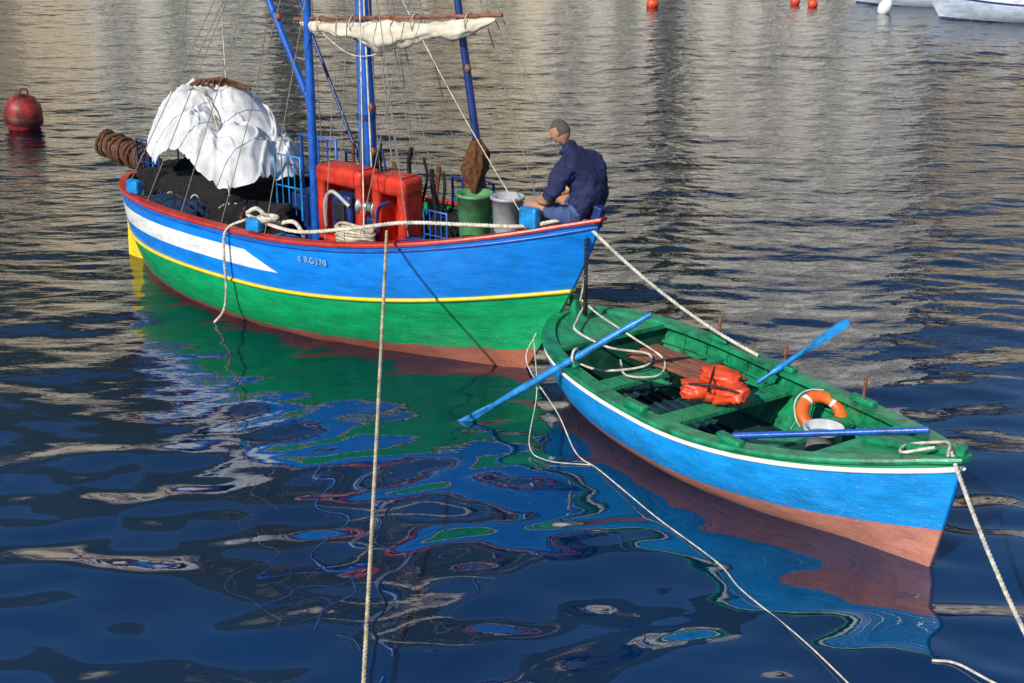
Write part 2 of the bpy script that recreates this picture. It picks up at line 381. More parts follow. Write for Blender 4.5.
def tarp(name,cx,cy,z0,ax,ay,h,m):
    n=150; vs=[];fs=[]
    peaks=[(-.42,-.15,1.0),(.05,.15,.97),(-.3,.4,.92),(.45,-.25,.70),(.62,.3,.52),(-.72,.0,.62),(.0,-.55,.80),(.9,-.05,.32)]
    for j in range(n):
        for i in range(n):
            u=-1+2*i/(n-1); v=-1+2*j/(n-1)
            x=u*math.sqrt(max(0,1-v*v*.38)); y=v*math.sqrt(max(0,1-u*u*.38))
            z=0
            for (px,py,ph) in peaks:
                d=math.hypot((x-px),(y-py)*.9); z=max(z,ph-1.15*max(0,d-.14)**1.25)
            e=max(abs(u),abs(v)); drop=max(0,e-.80)/.20
            zz=z*h
            q=Vector((x*1.7,y*1.7,.5)); w=Vector((noise.noise(q*1.2),noise.noise(q*1.2+Vector((9,2,4))),0))*.5
            cr1=1-min(1,abs(noise.noise((q+w)*1.5))*5); cr2=1-min(1,abs(noise.noise((q+w*1.4)*2.9+Vector((5,5,5))))*5)
            zz+=.06*cr1+.032*cr2+.02*noise.noise(q*5)-.03
            a_=math.atan2(y,x)
            fl=.03*drop*(math.sin(a_*9+2*noise.noise(Vector((a_*2,0,3))))+noise.noise(Vector((x*6,y*6,7))))
            sx=1+fl
            zz=zz-.20*drop+.05*noise.noise(Vector((a_*3,1,1)))*drop
            vs.append((cx+x*ax*sx,cy+y*ay*sx,z0+zz))
    for j in range(n-1):
        for i in range(n-1): fs.append((j*n+i,j*n+i+1,(j+1)*n+i+1,(j+1)*n+i))
    return meshobj(name,vs,fs,m,FB,True)
tarp('canvas_cover',-1.74,.02,1.30,.94,.74,1.02,M['canvas'])
for k in range(6):
    cx0=-2.05+.07*k; 
    tube('net_rope_on_cover',[(cx0-.10,-.12+.03*k,2.32),(cx0,-.05,2.375+.012*k),(cx0+.2,.0+.02*k,2.36),(cx0+.33,.1,2.33)],.016,M['net'],FB)
tube('cover_lashing',[(-2.5,-.45,1.45),(-2.15,-.25,2.22),(-1.8,-.2,2.26),(-1.3,-.42,1.82),(-1.0,-.6,1.3)],.009,M['rope_tan'],FB)
box('net_bin',(1.35,1.1,.62),(-1.76,.05,1.0),M['netdark'],FB,bev=.1)
heap('net_pile',-1.0,-.25,.72,.5,.55,.45,M['netdark'],amp=.16,seed=4,nth=80,nr=30)
heap('net_pile',-1.9,-.62,.72,.6,.25,.42,M['netblue'],amp=.16,seed=5,nth=80,nr=30)
heap('net_pile',-2.6,.0,.9,.45,.5,.45,M['netdark'],amp=.16,seed=6,nth=80,nr=30)
heap('net_pile',1.6,.15,.9,.32,.4,.5,M['netdark'],amp=.16,seed=8,nth=80,nr=30)
for i in range(8):
    x0=-2.6+random.random()*1.7; y0=-.62+random.random()*.25; ln=random.uniform(.1,.4)
    tube('loose_line',[(x0,y0,1.08),(x0+ln*.3,y0+random.uniform(-.1,.1),1.13+random.random()*.06),(x0+ln*.7,y0+random.uniform(-.12,.12),1.12),(x0+ln,y0+random.uniform(-.1,.1),1.05)],.010,M[random.choice(['rope_tan','net','dblue','grey'])],FB)
def frame(x0,x1,y,z0,z1,m='blue',r=.018,mid=True):
    tube('rail_frame',[(x0,y,z0),(x0,y,z1),(x1,y,z1),(x1,y,z0)],r,M[m],FB,smooth=False)
    if mid:
        for k in (1,2,3): tube('rail_bar',[(x0+(x1-x0)*k/4,y,z0+.05),(x0+(x1-x0)*k/4,y,z1)],r*.6,M[m],FB,smooth=False)
        tube('rail_bar',[(x0,y,(z0+z1)/2),(x1,y,(z0+z1)/2)],r*.7,M[m],FB,smooth=False)
frame(-.85,-.3,.35,1.0,1.85); frame(-.85,-.45,-.05,1.0,1.7,'sblue',.013); frame(-.3,.2,.5,.9,1.7,'dblue'); frame(-2.95,-2.5,.25,1.1,1.75,'dblue',.013); frame(-3.0,-2.6,-.3,1.1,1.62,'dblue',.013)
frame(1.4,1.95,.35,1.0,1.7,'dblue'); frame(1.55,1.85,-.25,1.0,1.5,'blue',.012)
box('engine_box',(.6,.5,.55),(-.45,.3,1.0),M['dblue'],FB,bev=.04)
box('fish_crate',(.5,.35,.22),(-.1,-.62,.87),M['sblue'],FB,bev=.02)
box('fish_crate',(.4,.3,.22),(1.62,-.48,1.12),M['blue'],FB,bev=.02,rot=(0,0,.2))
def rpanel(x,w,z0,h,y=-.34,d=.30):
    t=.115
    box('hauler_post',(t,d,h),(x-w/2+t/2,y,z0+h/2),M['hauler'],FB,bev=.05,seg=4)
    box('hauler_post',(t,d,h),(x+w/2-t/2,y,z0+h/2),M['hauler'],FB,bev=.05,seg=4)
    box('hauler_top',(w+.01,d+.01,t*1.7),(x,y,z0+h-t*.85),M['hauler'],FB,bev=.055,seg=4)
    box('hauler_base',(w+.01,d+.01,t*1.4),(x,y,z0+t*.7),M['hauler'],FB,bev=.045,seg=4)
    box('hauler_back',(w-.05,.04,h-.05),(x,y+d/2-.03,z0+h/2),M['hauler'],FB,bev=.01)
rpanel(.58,.66,.92,.90); rpanel(1.27,.46,.97,.86)
box('gearbox',(.28,.2,.42),(.62,-.40,1.34),M['dblue'],FB,bev=.03)
box('gearbox_cover',(.16,.04,.2),(.62,-.515,1.38),M['black'],FB,bev=.015)
tube('hauler_pipe',[(.42,-.52,1.2),(.44,-.54,1.45),(.55,-.54,1.58),(.75,-.5,1.45)],.02,M['grey'],FB)
tube('hauler_pipe',[(1.15,-.52,1.2),(1.2,-.54,1.5),(1.35,-.53,1.6)],.018,M['dblue'],FB)
lathe('winch_drum',[(0,-.12),(.11,-.12),(.11,-.1),(.05,-.08),(.05,.08),(.11,.1),(.11,.12),(0,.12)],M['steel'],FB,loc=(.975,-.42,1.46),rot=(0,math.pi/2,0))
box('winch_stand',(.10,.22,.4),(.975,-.34,1.16),M['dblue'],FB,bev=.02)
for k in range(7):
    tube('rope_coil',[(.92+.24*math.cos(a_)*(1+.04*(k%3)),-.60+.09*math.sin(a_),1.12+.025*k+.012*math.sin(3*a_+k)) for a_ in [i*math.pi/10 for i in range(21)]],.017,M['rope'] if k%2 else M['rope_tan'],FB,smooth=False)
def bucket(name,x,y,z,r,h,m,parent=FB,handle=True):
    lathe(name,[(0,.01),(r*.82,0),(r*.86,.02),(r*.98,h-.03),(r*1.07,h-.03),(r*1.07,h),(r*.96,h),(r*.84,.03),(0,.03)],m,parent,loc=(x,y,z))
    if handle: tube(name+'_handle',[(x+r*1.05*math.cos(a_),y+.02,z+h-.02-r*.55*math.sin(a_)) for a_ in [k*math.pi/8 for k in range(9)]],.006,M['steel'],parent,smooth=False)
bucket('green_bin',2.17,-.20,1.32,.175,.44,M['bin']); bucket('grey_bucket',2.50,-.10,1.40,.155,.36,M['grey'])
vs=[];fs=[];nn=36;mm_=40
for j in range(mm_):
    f=j/(mm_-1); r=.03+.085*math.sin(math.pi*min(1,f*.9+.03))**.8*(1-.15*f)
    for i in range(nn):
        a_=2*math.pi*i/nn; r2=r*(1+.6*noise.noise(Vector((math.cos(a_)*2.5,math.sin(a_)*2.5,f*2)))+.4*noise.noise(Vector((math.cos(a_)*7,math.sin(a_)*7,f*5))))
        vs.append((2.07+r2*math.cos(a_)-.03*f,-.05+r2*math.sin(a_),2.24-f*.52))
for j in range(mm_-1):
    for i in range(nn): fs.append((j*nn+i,j*nn+(i+1)%nn,(j+1)*nn+(i+1)%nn,(j+1)*nn+i))
meshobj('hanging_net',vs,fs,M['net'],FB,True)
c0=Vector((-3.10,-.10,1.33)); c1=Vector((-4.02,.0,1.40))
for k in range(17):
    f=k/16; c=c0.lerp(c1,f); R=.14+.02*math.sin(k*1.7)
    tube('float_coil',[c+Vector((.02*math.sin(2*a_+k),R*math.cos(a_),R*math.sin(a_)-.02)) for a_ in [i*math.pi/9 for i in range(18)]],.022,M['cork'] if k%3 else M['net'],FB,smooth=False,cyc=True)
tube('stern_roller_pole',[(-2.8,-.12,1.36),(-4.2,.05,1.43)],.022,M['brownwood'],FB,smooth=False)
tube('stern_bracket',[(-3.1,-.1,1.0),(-3.1,-.1,1.36)],.03,M['dblue'],FB,smooth=False)
tube('stern_bracket',[(-2.95,-.12,1.1),(-2.95,-.12,1.65),(-2.65,-.1,1.65)],.02,M['sblue'],FB,smooth=False)
cu=bpy.data.curves.new('registration_number','FONT'); cu.body='6 RG270'; cu.size=.088; cu.extrude=.002; cu.space_character=1.15
cu.materials.append(mat('number_paint',(.45,.52,.40),.5,.4,10,0))
xx=.64; sx=(xx+HL)/(2*HL); pp=hb.P(sx,.10,-1); t_o=bpy.data.objects.new('registration_number',cu); t_o.location=(xx-.02,pp.y-.022,pp.z-.03)
p2=hb.P(sx+.04,.10,-1); t_o.rotation_euler=(math.radians(90+6),0,math.atan2(p2.y-pp.y,p2.x-pp.x)); link(t_o,FB)
def railpt(x,side=-1,dz=.05,dy=0): 
    sx=(x+HL)/(2*HL); return (x,side*(hb.halfb(sx)-.03+dy),gz(x)+dz)
strand('rail_rope',[(-.25,-1.0,1.3),(.1,-1.02,1.26),railpt(.6,dz=.10),railpt(1.2,dz=.16),(1.8,-.8,1.52),(2.4,-.55,1.55),(2.9,-.35,1.58),(3.25,-.12,1.66),(3.50,-.03,1.64)],.02,M['rope'],FB)
tube('rail_rope_bight',[(-.25,-1.0,1.32),(-.1,-.98,1.38),(.1,-.95,1.26),(.35,-.9,1.3),(.6,-1.0,1.22)],.022,M['rope'],FB)
for k in range(4): tube('rope_turns',[(-.05+.1*math.cos(a_)+.05*k,-1.0+.07*math.sin(a_),1.27+.02*k) for a_ in [i*math.pi/8 for i in range(17)]],.018,M['rope'],FB,smooth=False)
strand('hanging_rope',[(-.12,-1.08,1.30),(-.36,-1.20,1.16),(-.40,-1.22,.85),(-.45,-1.18,.5),(-.62,-1.10,.2),(-.88,-1.04,-.02),(-1.0,-1.0,-.12)],.015,M['rope'],FB)
# ================================================================== MAN
MAN=empty('seated_fisherman',fw((.04,0,-.09)),ang)
def skin_body(name,verts,edges,radii,mats,classify,parent,sub=2):
    me=bpy.data.meshes.new(name); me.from_pydata([tuple(v) for v in verts],edges,[]); o=bpy.data.objects.new(name,me); link(o)
    mo=o.modifiers.new('Skin','SKIN'); mo.use_smooth_shade=True
    for i,r in enumerate(radii):
        r=r if isinstance(r,tuple) else (r,r)
        me.skin_vertices[0].data[i].radius=r; me.skin_vertices[0].data[i].use_root=(i==0)
    ss=o.modifiers.new('Sub','SUBSURF'); ss.levels=sub; ss.render_levels=sub
    dg=bpy.context.evaluated_depsgraph_get(); dg.update()
    m2=bpy.data.meshes.new_from_object(o.evaluated_get(dg))
    bpy.data.objects.remove(o)
    m2.materials.clear()
    for x in mats: m2.materials.append(x)
    for p in m2.polygons: p.material_index=classify(p.center); p.use_smooth=True
    ob=bpy.data.objects.new(name,m2); return link(ob,parent)
V=Vector
bx=[ (3.28,.03,1.80),(3.34,.03,1.97),(3.30,.03,2.14),(3.19,.03,2.28),(3.10,.03,2.37),(3.04,.03,2.43),
 (3.20,-.17,2.24),(3.12,-.27,1.99),(2.96,-.21,1.90),(2.84,-.12,1.88),
 (3.18,.23,2.24),(3.12,.33,2.01),(2.96,.24,1.93),(2.84,.13,1.89),
 (3.22,-.08,1.76),(3.02,-.15,1.80),(2.78,-.19,1.84),(2.78,-.18,1.66),(2.82,-.17,1.50),(2.74,-.18,1.47),(2.64,-.20,1.46),
 (3.22,.14,1.76),(3.02,.20,1.80),(2.80,.24,1.84),(2.80,.23,1.66),(2.84,.22,1.50),(2.76,.22,1.47),(2.66,.24,1.46)]
be=[(0,1),(1,2),(2,3),(3,4),(4,5),(3,6),(6,7),(7,8),(8,9),(3,10),(10,11),(11,12),(12,13),(0,14),(14,15),(15,16),(16,17),(17,18),(18,19),(19,20),(0,21),(21,22),(22,23),(23,24),(24,25),(25,26),(26,27)]
br=[.175,.175,.19,.15,.066,.055,.100,.070,.050,.034,.100,.070,.050,.034,.105,.085,.066,.058,.04,.04,.03,.105,.085,.066,.058,.04,.04,.03]
def segd(p,a,b):
    a=V(a);b=V(b);ab=b-a;t=max(0,min(1,(p-a).dot(ab)/ab.length_squared)); return (p-(a+ab*t)).length
segm={(0,1):0,(1,2):0,(2,3):0,(3,4):0,(4,5):1,(3,6):0,(6,7):0,(7,8):1,(8,9):1,(3,10):0,(10,11):0,(11,12):1,(12,13):1,(0,14):2,(14,15):2,(15,16):1,(16,17):1,(17,18):1,(18,19):3,(19,20):3,(0,21):2,(21,22):2,(22,23):1,(23,24):1,(24,25):1,(25,26):3,(26,27):3}
def cls(p):
    best=9;r=0
    for e,mi in segm.items():
        w=segd(p,bx[e[0]],bx[e[1]])-.9*(br[e[0]]+br[e[1]])/2
        if w<best: best=w;r=mi
    return r
body=skin_body('body',bx,be,br,[M['navy'],M['skin'],M['jeans'],M['shoe']],cls,MAN,3)
for v in body.data.vertices:
    p=v.co
    if p.z>1.8 and p.x>3.0:
        q=V((p.x*7,p.y*7,p.z*11)); v.co=p+v.normal*(.018*(1-min(1,abs(noise.noise(q))*4))+.012*noise.noise(q*2))
tube('collar',[V((3.09,.03,2.36))+V((.065*math.cos(a_)-.01,.075*math.sin(a_),.035*math.cos(a_))) for a_ in [k*math.pi/10 for k in range(20)]],.02,M['navy'],MAN,smooth=False,cyc=True)
def hand(name,w,side):
    w=V(w); d=V((-.8,.0,-.5)).normalized()
    lat=V((0,1,0)); vs=[w,w+d*.045,w+d*.085]; ed=[(0,1),(1,2)]; rd=[(.026,.020),(.036,.018),(.036,.016)]
    for k in range(4):
        o=len(vs); off=(-.033+.022*k); ln=[.078,.088,.082,.065][k]
        base=w+d*.088+lat*off; mid=base+d*ln*.45+V((0,0,-.008)); tip=mid+(d*.5+V((.1,0,-.9))).normalized()*ln*.55
        vs+= [base,mid,tip]; ed+=[(2,o),(o,o+1),(o+1,o+2)]; rd+=[.010,.009,.007]
    o=len(vs); vs+=[w+d*.035+lat*side*.035,w+d*.06+lat*side*.055+V((0,0,-.02)),w+d*.095+lat*side*.05+V((0,0,-.03))]; ed+=[(1,o),(o,o+1),(o+1,o+2)]; rd+=[.013,.011,.008]
    skin_body(name,vs,ed,rd,[M['skin']],lambda p:0,MAN,1)
hand('left_hand',bx[9],1); hand('right_hand',bx[13],-1)
HE=empty('head',(2.985,.03,2.515),0,MAN); HE.rotation_euler=(0,math.radians(-28),math.radians(8))
bm=bmesh.new(); bmesh.ops.create_uvsphere(bm,u_segments=40,v_segments=28,radius=1)
for v in bm.verts:      # face toward -x
    x,y,z=v.co
    fx=.100; 
    nx=x*fx; ny=y*.078; nz=z*.120
    if z<0: ny*=(1-.28*z*z); nx*= (1-.18*z*z) if x<0 else (1-.45*z*z)
    if x<0:
        nx-= .020*math.exp(-((y/.16)**2+((z+.12)/.20)**2))
        nx-= .010*math.exp(-((y/.5)**2+((z-.22)/.10)**2))
        nx+= .009*math.exp(-(((abs(y)-.36)/.16)**2+((z-.04)/.10)**2))
        nx-= .009*math.exp(-((y/.28)**2+((z+.50)/.07)**2))
        nx+= .006*math.exp(-((y/.3)**2+((z+.66)/.07)**2))
        nx-= .012*math.exp(-((y/.25)**2+((z+.85)/.15)**2))
    v.co=(nx,ny,nz)
for f in bm.faces:
    c=f.calc_center_median()
    f.material_index=1 if (c.z>.055 or (c.x>.02 and c.z>-.04)) and not (c.x<-.05 and c.z<.085) else 0
bmobj('skull_and_face',bm,[M['skin'],M['hair']],HE,True)
for sd in (-1,1):
    lathe('ear',[(0,.010),(.014,.008),(.024,0),(.018,-.008),(0,-.004)],M['skin'],HE,loc=(.006,sd*.079,-.005),rot=(math.pi/2*sd*-1,0,.2),n=14).scale=(.8,1.35,1)
    lathe('eye',[(0,.009),(.006,.007),(.009,0),(.006,-.007),(0,-.009)],M['white'],HE,loc=(-.083,sd*.028,.006),n=12)
    lathe('pupil',[(0,.004),(.003,.003),(.004,0),(.003,-.003),(0,-.004)],M['black'],HE,loc=(-.0915,sd*.028,.006),n=10)
tube('fishing_line_in_hands',[(2.74,-.1,1.80),(2.7,0,1.76),(2.74,.12,1.81),(2.6,.1,1.6),(2.5,0,1.55)],.012,M['rope_tan'],MAN)
# ================================================================== ROWING BOAT
RC=Vector((1.87,10.92,0)); ra=math.atan2(-.839,.545)
RB=empty('rowing_boat',RC,ra); Rr=Matrix.Rotation(ra,4,'Z')
def rw(p): return RC+Rr@Vector(p)
hr=Hull(4.70,.85,.92,.54,.66,-.20,.22,.10,2.1,.95,3.0,.50,.46)
HR=2.35
hr.shell('hull',M['hull_row'],RB,ns=100,nt=30)
hr.shell('inner_planking',M['green'],RB,ns=80,nt=12,inset=.03,tfun=lambda s: min(.96,hr.tz(s,.06)))
hr.deck('floor_boards',M['floor'],RB,.02,.98,lambda s:.075,inset=.03)
for k in range(-3,4):
    tube('floor_slat',[(-1.5,k*.11,.09),(1.3,k*.085,.09)],.018,M['floor'],RB,smooth=False)
hr.cap('gunwale',M['green'],RB,.035,.12,-.01,.028)
for sd in (-1,1):
    hr.rail('white_rubbing_strake',.075,.016,M['white'],RB,side=sd,out=.006)
    hr.rail('inwale_stringer',.22,.016,M['green'],RB,side=sd,out=-.045,s0=.05,s1=.95)
for i in range(15):
    s=.12+.76*i/14
    for sd in (-1,1):
        tube('rib',[hr.P(s,t,sd,.036) for t in [hr.tz(s,.08)*k/7 for k in range(8)]],.016,M['green'],RB,smooth=False,res=1)
M['greend']=mat('deck_green',(.02,.30,.13),.45,.45,5,.3,stretch=(1,8,1),wear=(.16,.34,.22))
hr.deck('foredeck',M['greend'],RB,.80,.995,lambda s: hr.sheer(s)-.012,inset=.03,crown=.02)
hr.deck('stern_deck',M['greend'],RB,.005,.13,lambda s: hr.sheer(s)-.012,inset=.03,crown=.015)
def thwart(s,w,z,m,th=.035,name='thwart'):
    vs=[]; 
    for ds in (-w/2,w/2):
        ss=s+ds/hr.L
        for sd in (-1,1):
            p=hr.P(ss,hr.tz(ss,z),sd,.03)
            vs+= [(p.x,p.y,z),(p.x,p.y,z-th)]
    f=[(0,2,6,4),(1,3,7,5),(0,1,3,2),(4,5,7,6),(0,1,5,4),(2,3,7,6)]
    return meshobj(name,vs,f,m,RB)
def bulk(s,m,z0=.08):
    zt=hr.sheer(s)-.015
    L_=[hr.P(s,hr.tz(s,zt+(z0-zt)*k/6),-1,.032) for k in range(7)]; R_=[hr.P(s,hr.tz(s,zt+(z0-zt)*k/6),1,.032) for k in range(7)]
    meshobj('bulkhead',L_+R_,[(k,k+1,7+k+1,7+k) for k in range(6)],m,RB)
bulk(.80,M['dgreen']); bulk(.13,M['dgreen'])
thwart(.26,.20,.43,M['greend']); thwart(.445,.22,.40,M['greend']); thwart(.63,.20,.43,M['greend'])
thwart(.80,.10,hr.sheer(.80)+.012,M['green'],.04,'deck_beam'); thwart(.13,.10,hr.sheer(.13)+.012,M['green'],.04,'deck_beam')
tube('deck_king_plank',[(1.44,0,hr.sheer(.81)+.02),(2.26,0,.925)],.03,M['green'],RB,smooth=False)
box('loose_plank',(1.15,.22,.03),(-1.0,.38,.475),M['brownwood'],RB,rot=(0,.0,.12),bev=.006)
box('loose_plank',(.95,.14,.03),(-1.05,.16,.478),M['brownwood'],RB,rot=(0,0,.16),bev=.006)
box('stem_post',(.07,.055,.14),(HR-.02,0,.95),M['green'],RB,rot=(0,.12,0),bev=.015)
box('stern_post',(.09,.08,.22),(-HR+.03,0,.74),M['green'],RB,rot=(0,-.12,0),bev=.02)
for (x,sd) in ((-1.12,1),(-.28,1),(.75,1),(-1.35,-1),(-.3,-1),(.75,-1)):
    s=(x+HR)/(2*HR); y=sd*(hr.halfb(s)-.03); z=hr.sheer(s)+.03
    box('thole_block',(.26,.075,.05),(x,y,z+.022),M['green'],RB,rot=(0,0,0),bev=.012)
    if sd>0: tube('thole_pin',[(x,y,z),(x+.01,y,z+.22)],.015,M['brownwood'],RB,smooth=False)
def oar(name,tip,grip,blade=.62,bw=.075,flat=V((0,0,1)),r=.024):
    E=empty(name); tip=V(tip);grip=V(grip); d=(grip-tip).normalized()
    tube('shaft',[tip+d*blade*.75,tip+d*blade*1.2,grip-d*.16,grip-d*.14,grip],1,M['sblue'],E,smooth=False,res=5,radii=[r*.8,r*1.15,r*1.05,r*.7,r*.75])
    side=d.cross(flat).normalized(); nrm=side.cross(d).normalized()
    prof=[(0,.55,.006),(.04,.9,.009),(.25,1,.012),(.6,.75,.016),(.85,.4,.02),(1.0,.28,.022)]
    vs=[];fs=[]
    for (f,w,t) in prof:
        c=tip+d*blade*f
        for (a_,b_) in ((1,0),(.6,1),(-.6,1),(-1,0),(-.6,-1),(.6,-1)): vs.append(c+side*bw*w*a_+nrm*t*b_)
    for i in range(len(prof)-1):
        for j in range(6): fs.append((i*6+j,i*6+(j+1)%6,(i+1)*6+(j+1)%6,(i+1)*6+j))
    fs.append((0,1,2,3,4,5)); meshobj('blade',vs,fs,M['sblue'],E,False)
    return E
oar('oar',(-.62,11.87,-.17),(1.19,11.35,1.17),blade=.75,bw=.05,flat=V((.2,.9,.3)),r=.03)
oar('oar',(2.96,11.70,.98),(2.16,11.52,.47),blade=.60,bw=.05,flat=V((-.1,-.5,.8)),r=.026)
tube('spare_oar_shaft',[rw((1.72,.38,.82)),rw((.50,-.46,.52))],.026,M['blue'],smooth=False)
tube('oar_grommet',[V((.555,11.54,.72))+V((.03*math.cos(a_),.05*math.cos(a_),.06*math.sin(a_))) for a_ in [k*math.pi/8 for k in range(16)]],.012,M['rope'],smooth=False,cyc=True)
LJ=empty('life_jacket',rw((-.30,.02,.44)),ra+.5)
def pillow(name,size,loc,rot,m,parent,amp=.15,seed=0):
    bm=bmesh.new(); bmesh.ops.create_cube(bm,size=2); bmesh.ops.subdivide_edges(bm,edges=bm.edges[:],cuts=9,use_grid_fill=True)
    for v in bm.verts:
        p=v.co.copy(); l=(abs(p.x)**3.2+abs(p.y)**3.2+abs(p.z)**3.2)**(1/3.2)
        q=p/l; q*=1+amp*noise.noise(p*1.4+V((seed,0,0)))+amp*.6*noise.noise(p*4+V((0,seed,0)))
        v.co=V((q.x*size[0]/2,q.y*size[1]/2,q.z*size[2]/2))
    return bmobj(name,bm,m,parent,True,loc,rot)
pillow('left_panel',(.30,.24,.15),(-.13,-.02,.08),(0,.15,.3),M['orange'],LJ,.3,1)
pillow('right_panel',(.30,.24,.15),(.15,.03,.08),(.1,-.2,-.2),M['orange'],LJ,.3,4)
pillow('collar_cushion',(.34,.18,.15),(.02,.13,.17),(.3,.1,.0),M['orange'],LJ,.3,7)
tube('strap',[(-.25,-.1,.13),(-.1,-.12,.175),(.05,-.1,.18),(.25,-.06,.14)],.011,M['black'],LJ)
tube('strap',[(-.05,.15,.25),(-.02,0,.21),(.0,-.13,.13)],.011,M['black'],LJ)
def ring_obj(name,R,r,loc,rot):
    E=empty(name,loc); E.rotation_euler=rot
    n1,n2=64,18; vs=[];fs=[]
    for i in range(n1):
        a_=2*math.pi*i/n1
        for j in range(n2):
            b_=2*math.pi*j/n2; vs.append(((R+r*math.cos(b_))*math.cos(a_),(R+r*math.cos(b_))*math.sin(a_),r*.8*math.sin(b_)))
    for i in range(n1):
        for j in range(n2): fs.append((i*n2+j,((i+1)%n1)*n2+j,((i+1)%n1)*n2+(j+1)%n2,i*n2+(j+1)%n2))
    o=meshobj('ring',vs,fs,[M['orange_b'],M['white']],E,True)
    for p in o.data.polygons:
        a_=(math.degrees(math.atan2(p.center.y,p.center.x))+360)%90
        p.material_index=1 if 40<a_<50 else 0
    tube('grab_line',[((R+r+.012)*math.cos(a_)*(1+.05*abs(math.sin(2*a_))),(R+r+.012)*math.sin(a_)*(1+.05*abs(math.sin(2*a_))),0) for a_ in [k*math.pi/24 for k in range(48)]],.007,M['rope'],E,smooth=False,cyc=True)
M['orange_b']=mat('lifebuoy_orange',(.80,.15,.02),.45,.25,6,.1)
ring_obj('lifebuoy',.165,.055,rw((.42,.60,.44)),(math.radians(38),math.radians(5),ra+math.radians(60)))
bp_=rw((.74,.30,.19)); BK=empty('bucket',bp_); bucket('pail',0,0,0,.155,.32,M['pale'],BK)
def wr(name,pts,r=.012,m='rope',local=True,**k):
    return tube(name,[rw(p) if local else V(p) for p in pts],r,M[m],**k)
wr('painter_rope',[(-2.2,.05,.80),(-2.0,-.2,.72),(-1.8,-.35,.70),(-1.5,-.2,.60),(-1.3,.1,.54),(-1.15,-.05,.50),(-1.3,-.4,.48),(-1.6,-.5,.48)],.011)
wr('painter_rope',[(-2.2,.0,.82),(-1.9,.0,.75),(-1.6,.15,.6),(-1.2,.2,.5),(-.9,-.1,.5),(-1.1,-.3,.48),(-1.45,-.1,.47)],.010)
wr('painter_rope',[(2.18,-.1,.97),(1.98,-.2,.88),(1.85,0,.84),(2.0,.15,.88),(2.18,.05,.96),(2.28,-.08,.94)],.012)
# ================================================================== ROPES (world)
strand('mooring_rope',sag(fw((1.68,-.92,1.44)),(-.87,6.7,.04),.06,12),.016,M['rope_tan'])
strand('tow_rope',sag(fw((3.4,-.05,1.62)),rw((-.60,.80,.60)),.10,12),.017,M['rope'])
tube('tow_rope',sag(fw((3.4,.02,1.45)),rw((-2.26,.02,.80)),.05,10),.010,M['rope'])
CH=empty('mooring_chain')
ch=crom(sag(fw((3.44,-.10,1.5)),rw((-2.22,.05,.78)),.36,14),6)
for i,p in enumerate(ch[:-1]):
    q=(ch[i+1]-p).normalized(); a1=q.cross(V((0,0,1))).normalized(); b1=q.cross(a1)
    w_=a1 if i%2 else b1
    tube('chain_link',[p+q*.028*math.cos(t_)+w_*.016*math.sin(t_) for t_ in [k*math.pi/4 for k in range(8)]],.006,M['black'],CH,smooth=False,cyc=True,res=1)
strand('mooring_rope',sag(rw((2.26,-.02,.94)),(3.13,6.75,.38),.10,12),.016,M['rope'])
FL='floating_line_and_reflection'
tube(FL,[rw((-1.95,-.70,.70)),rw((-1.8,-.90,.5)),(.40,11.35,.25),(.55,11.0,.03),(.72,10.70,.02),(.95,10.2,.02),(1.15,9.77,.02),(1.5,9.1,.02),(1.62,8.7,.02),(1.92,8.06,.02),(2.2,7.3,.02)],.0055,M['rope'],k=14)
tube(FL,[rw((-1.9,-.76,.70)),(.22,11.6,.35),(.15,11.15,.04),(.30,10.85,.03),(.66,10.78,.02)],.0045,M['rope'],k=12)
tube(FL,[(3.3,7.35,.03),(3.05,7.5,.035),(2.85,7.75,.035),(2.7,7.8,.03)],.009,M['rope'],k=12)  # tube laid on the water to stand for the mooring rope's reflection
# ================================================================== BUOYS
BU=empty('mooring_buoy',(-8.76,25.1,.26))
BU.rotation_euler=(0,.12,.3)
lathe('float',[(0,-.36),(.18,-.34),(.30,-.22),(.33,-.05),(.33,.08),(.29,.20),(.22,.26),(.20,.31),(.06,.35),(0,.35)],mat('buoy_red',(.36,.025,.018),.5,.6,4,.3),BU)
lathe('fender_band',[(.325,-.17),(.345,-.15),(.345,-.05),(.325,-.03)],mat('dull_red_band',(.12,.012,.01),.6,.5,6,.3),BU)
tube('lifting_ring',[(.0+.07*math.cos(a_),0,.38+.07*math.sin(a_)) for a_ in [k*math.pi/8 for k in range(16)]],.018,M['cork'],BU,smooth=False,cyc=True)
for (x,y,r) in ((4.25,43.5,.19),(8.7,44.2,.16),(9.1,43.5,.16)):
    B_=empty('small_buoy',(x,y,.08)); lathe('float',[(0,-r),(r*.6,-r*.8),(r,-.1*r),(r*.95,.4*r),(r*.5,.9*r),(r*.15,1.2*r),(0,1.25*r)],M['orange'],B_)
    tube('eye',[(.04*math.cos(a_),0,r*1.3+.04*math.sin(a_)) for a_ in [k*math.pi/6 for k in range(12)]],.012,M['steel'],B_,smooth=False,cyc=True)
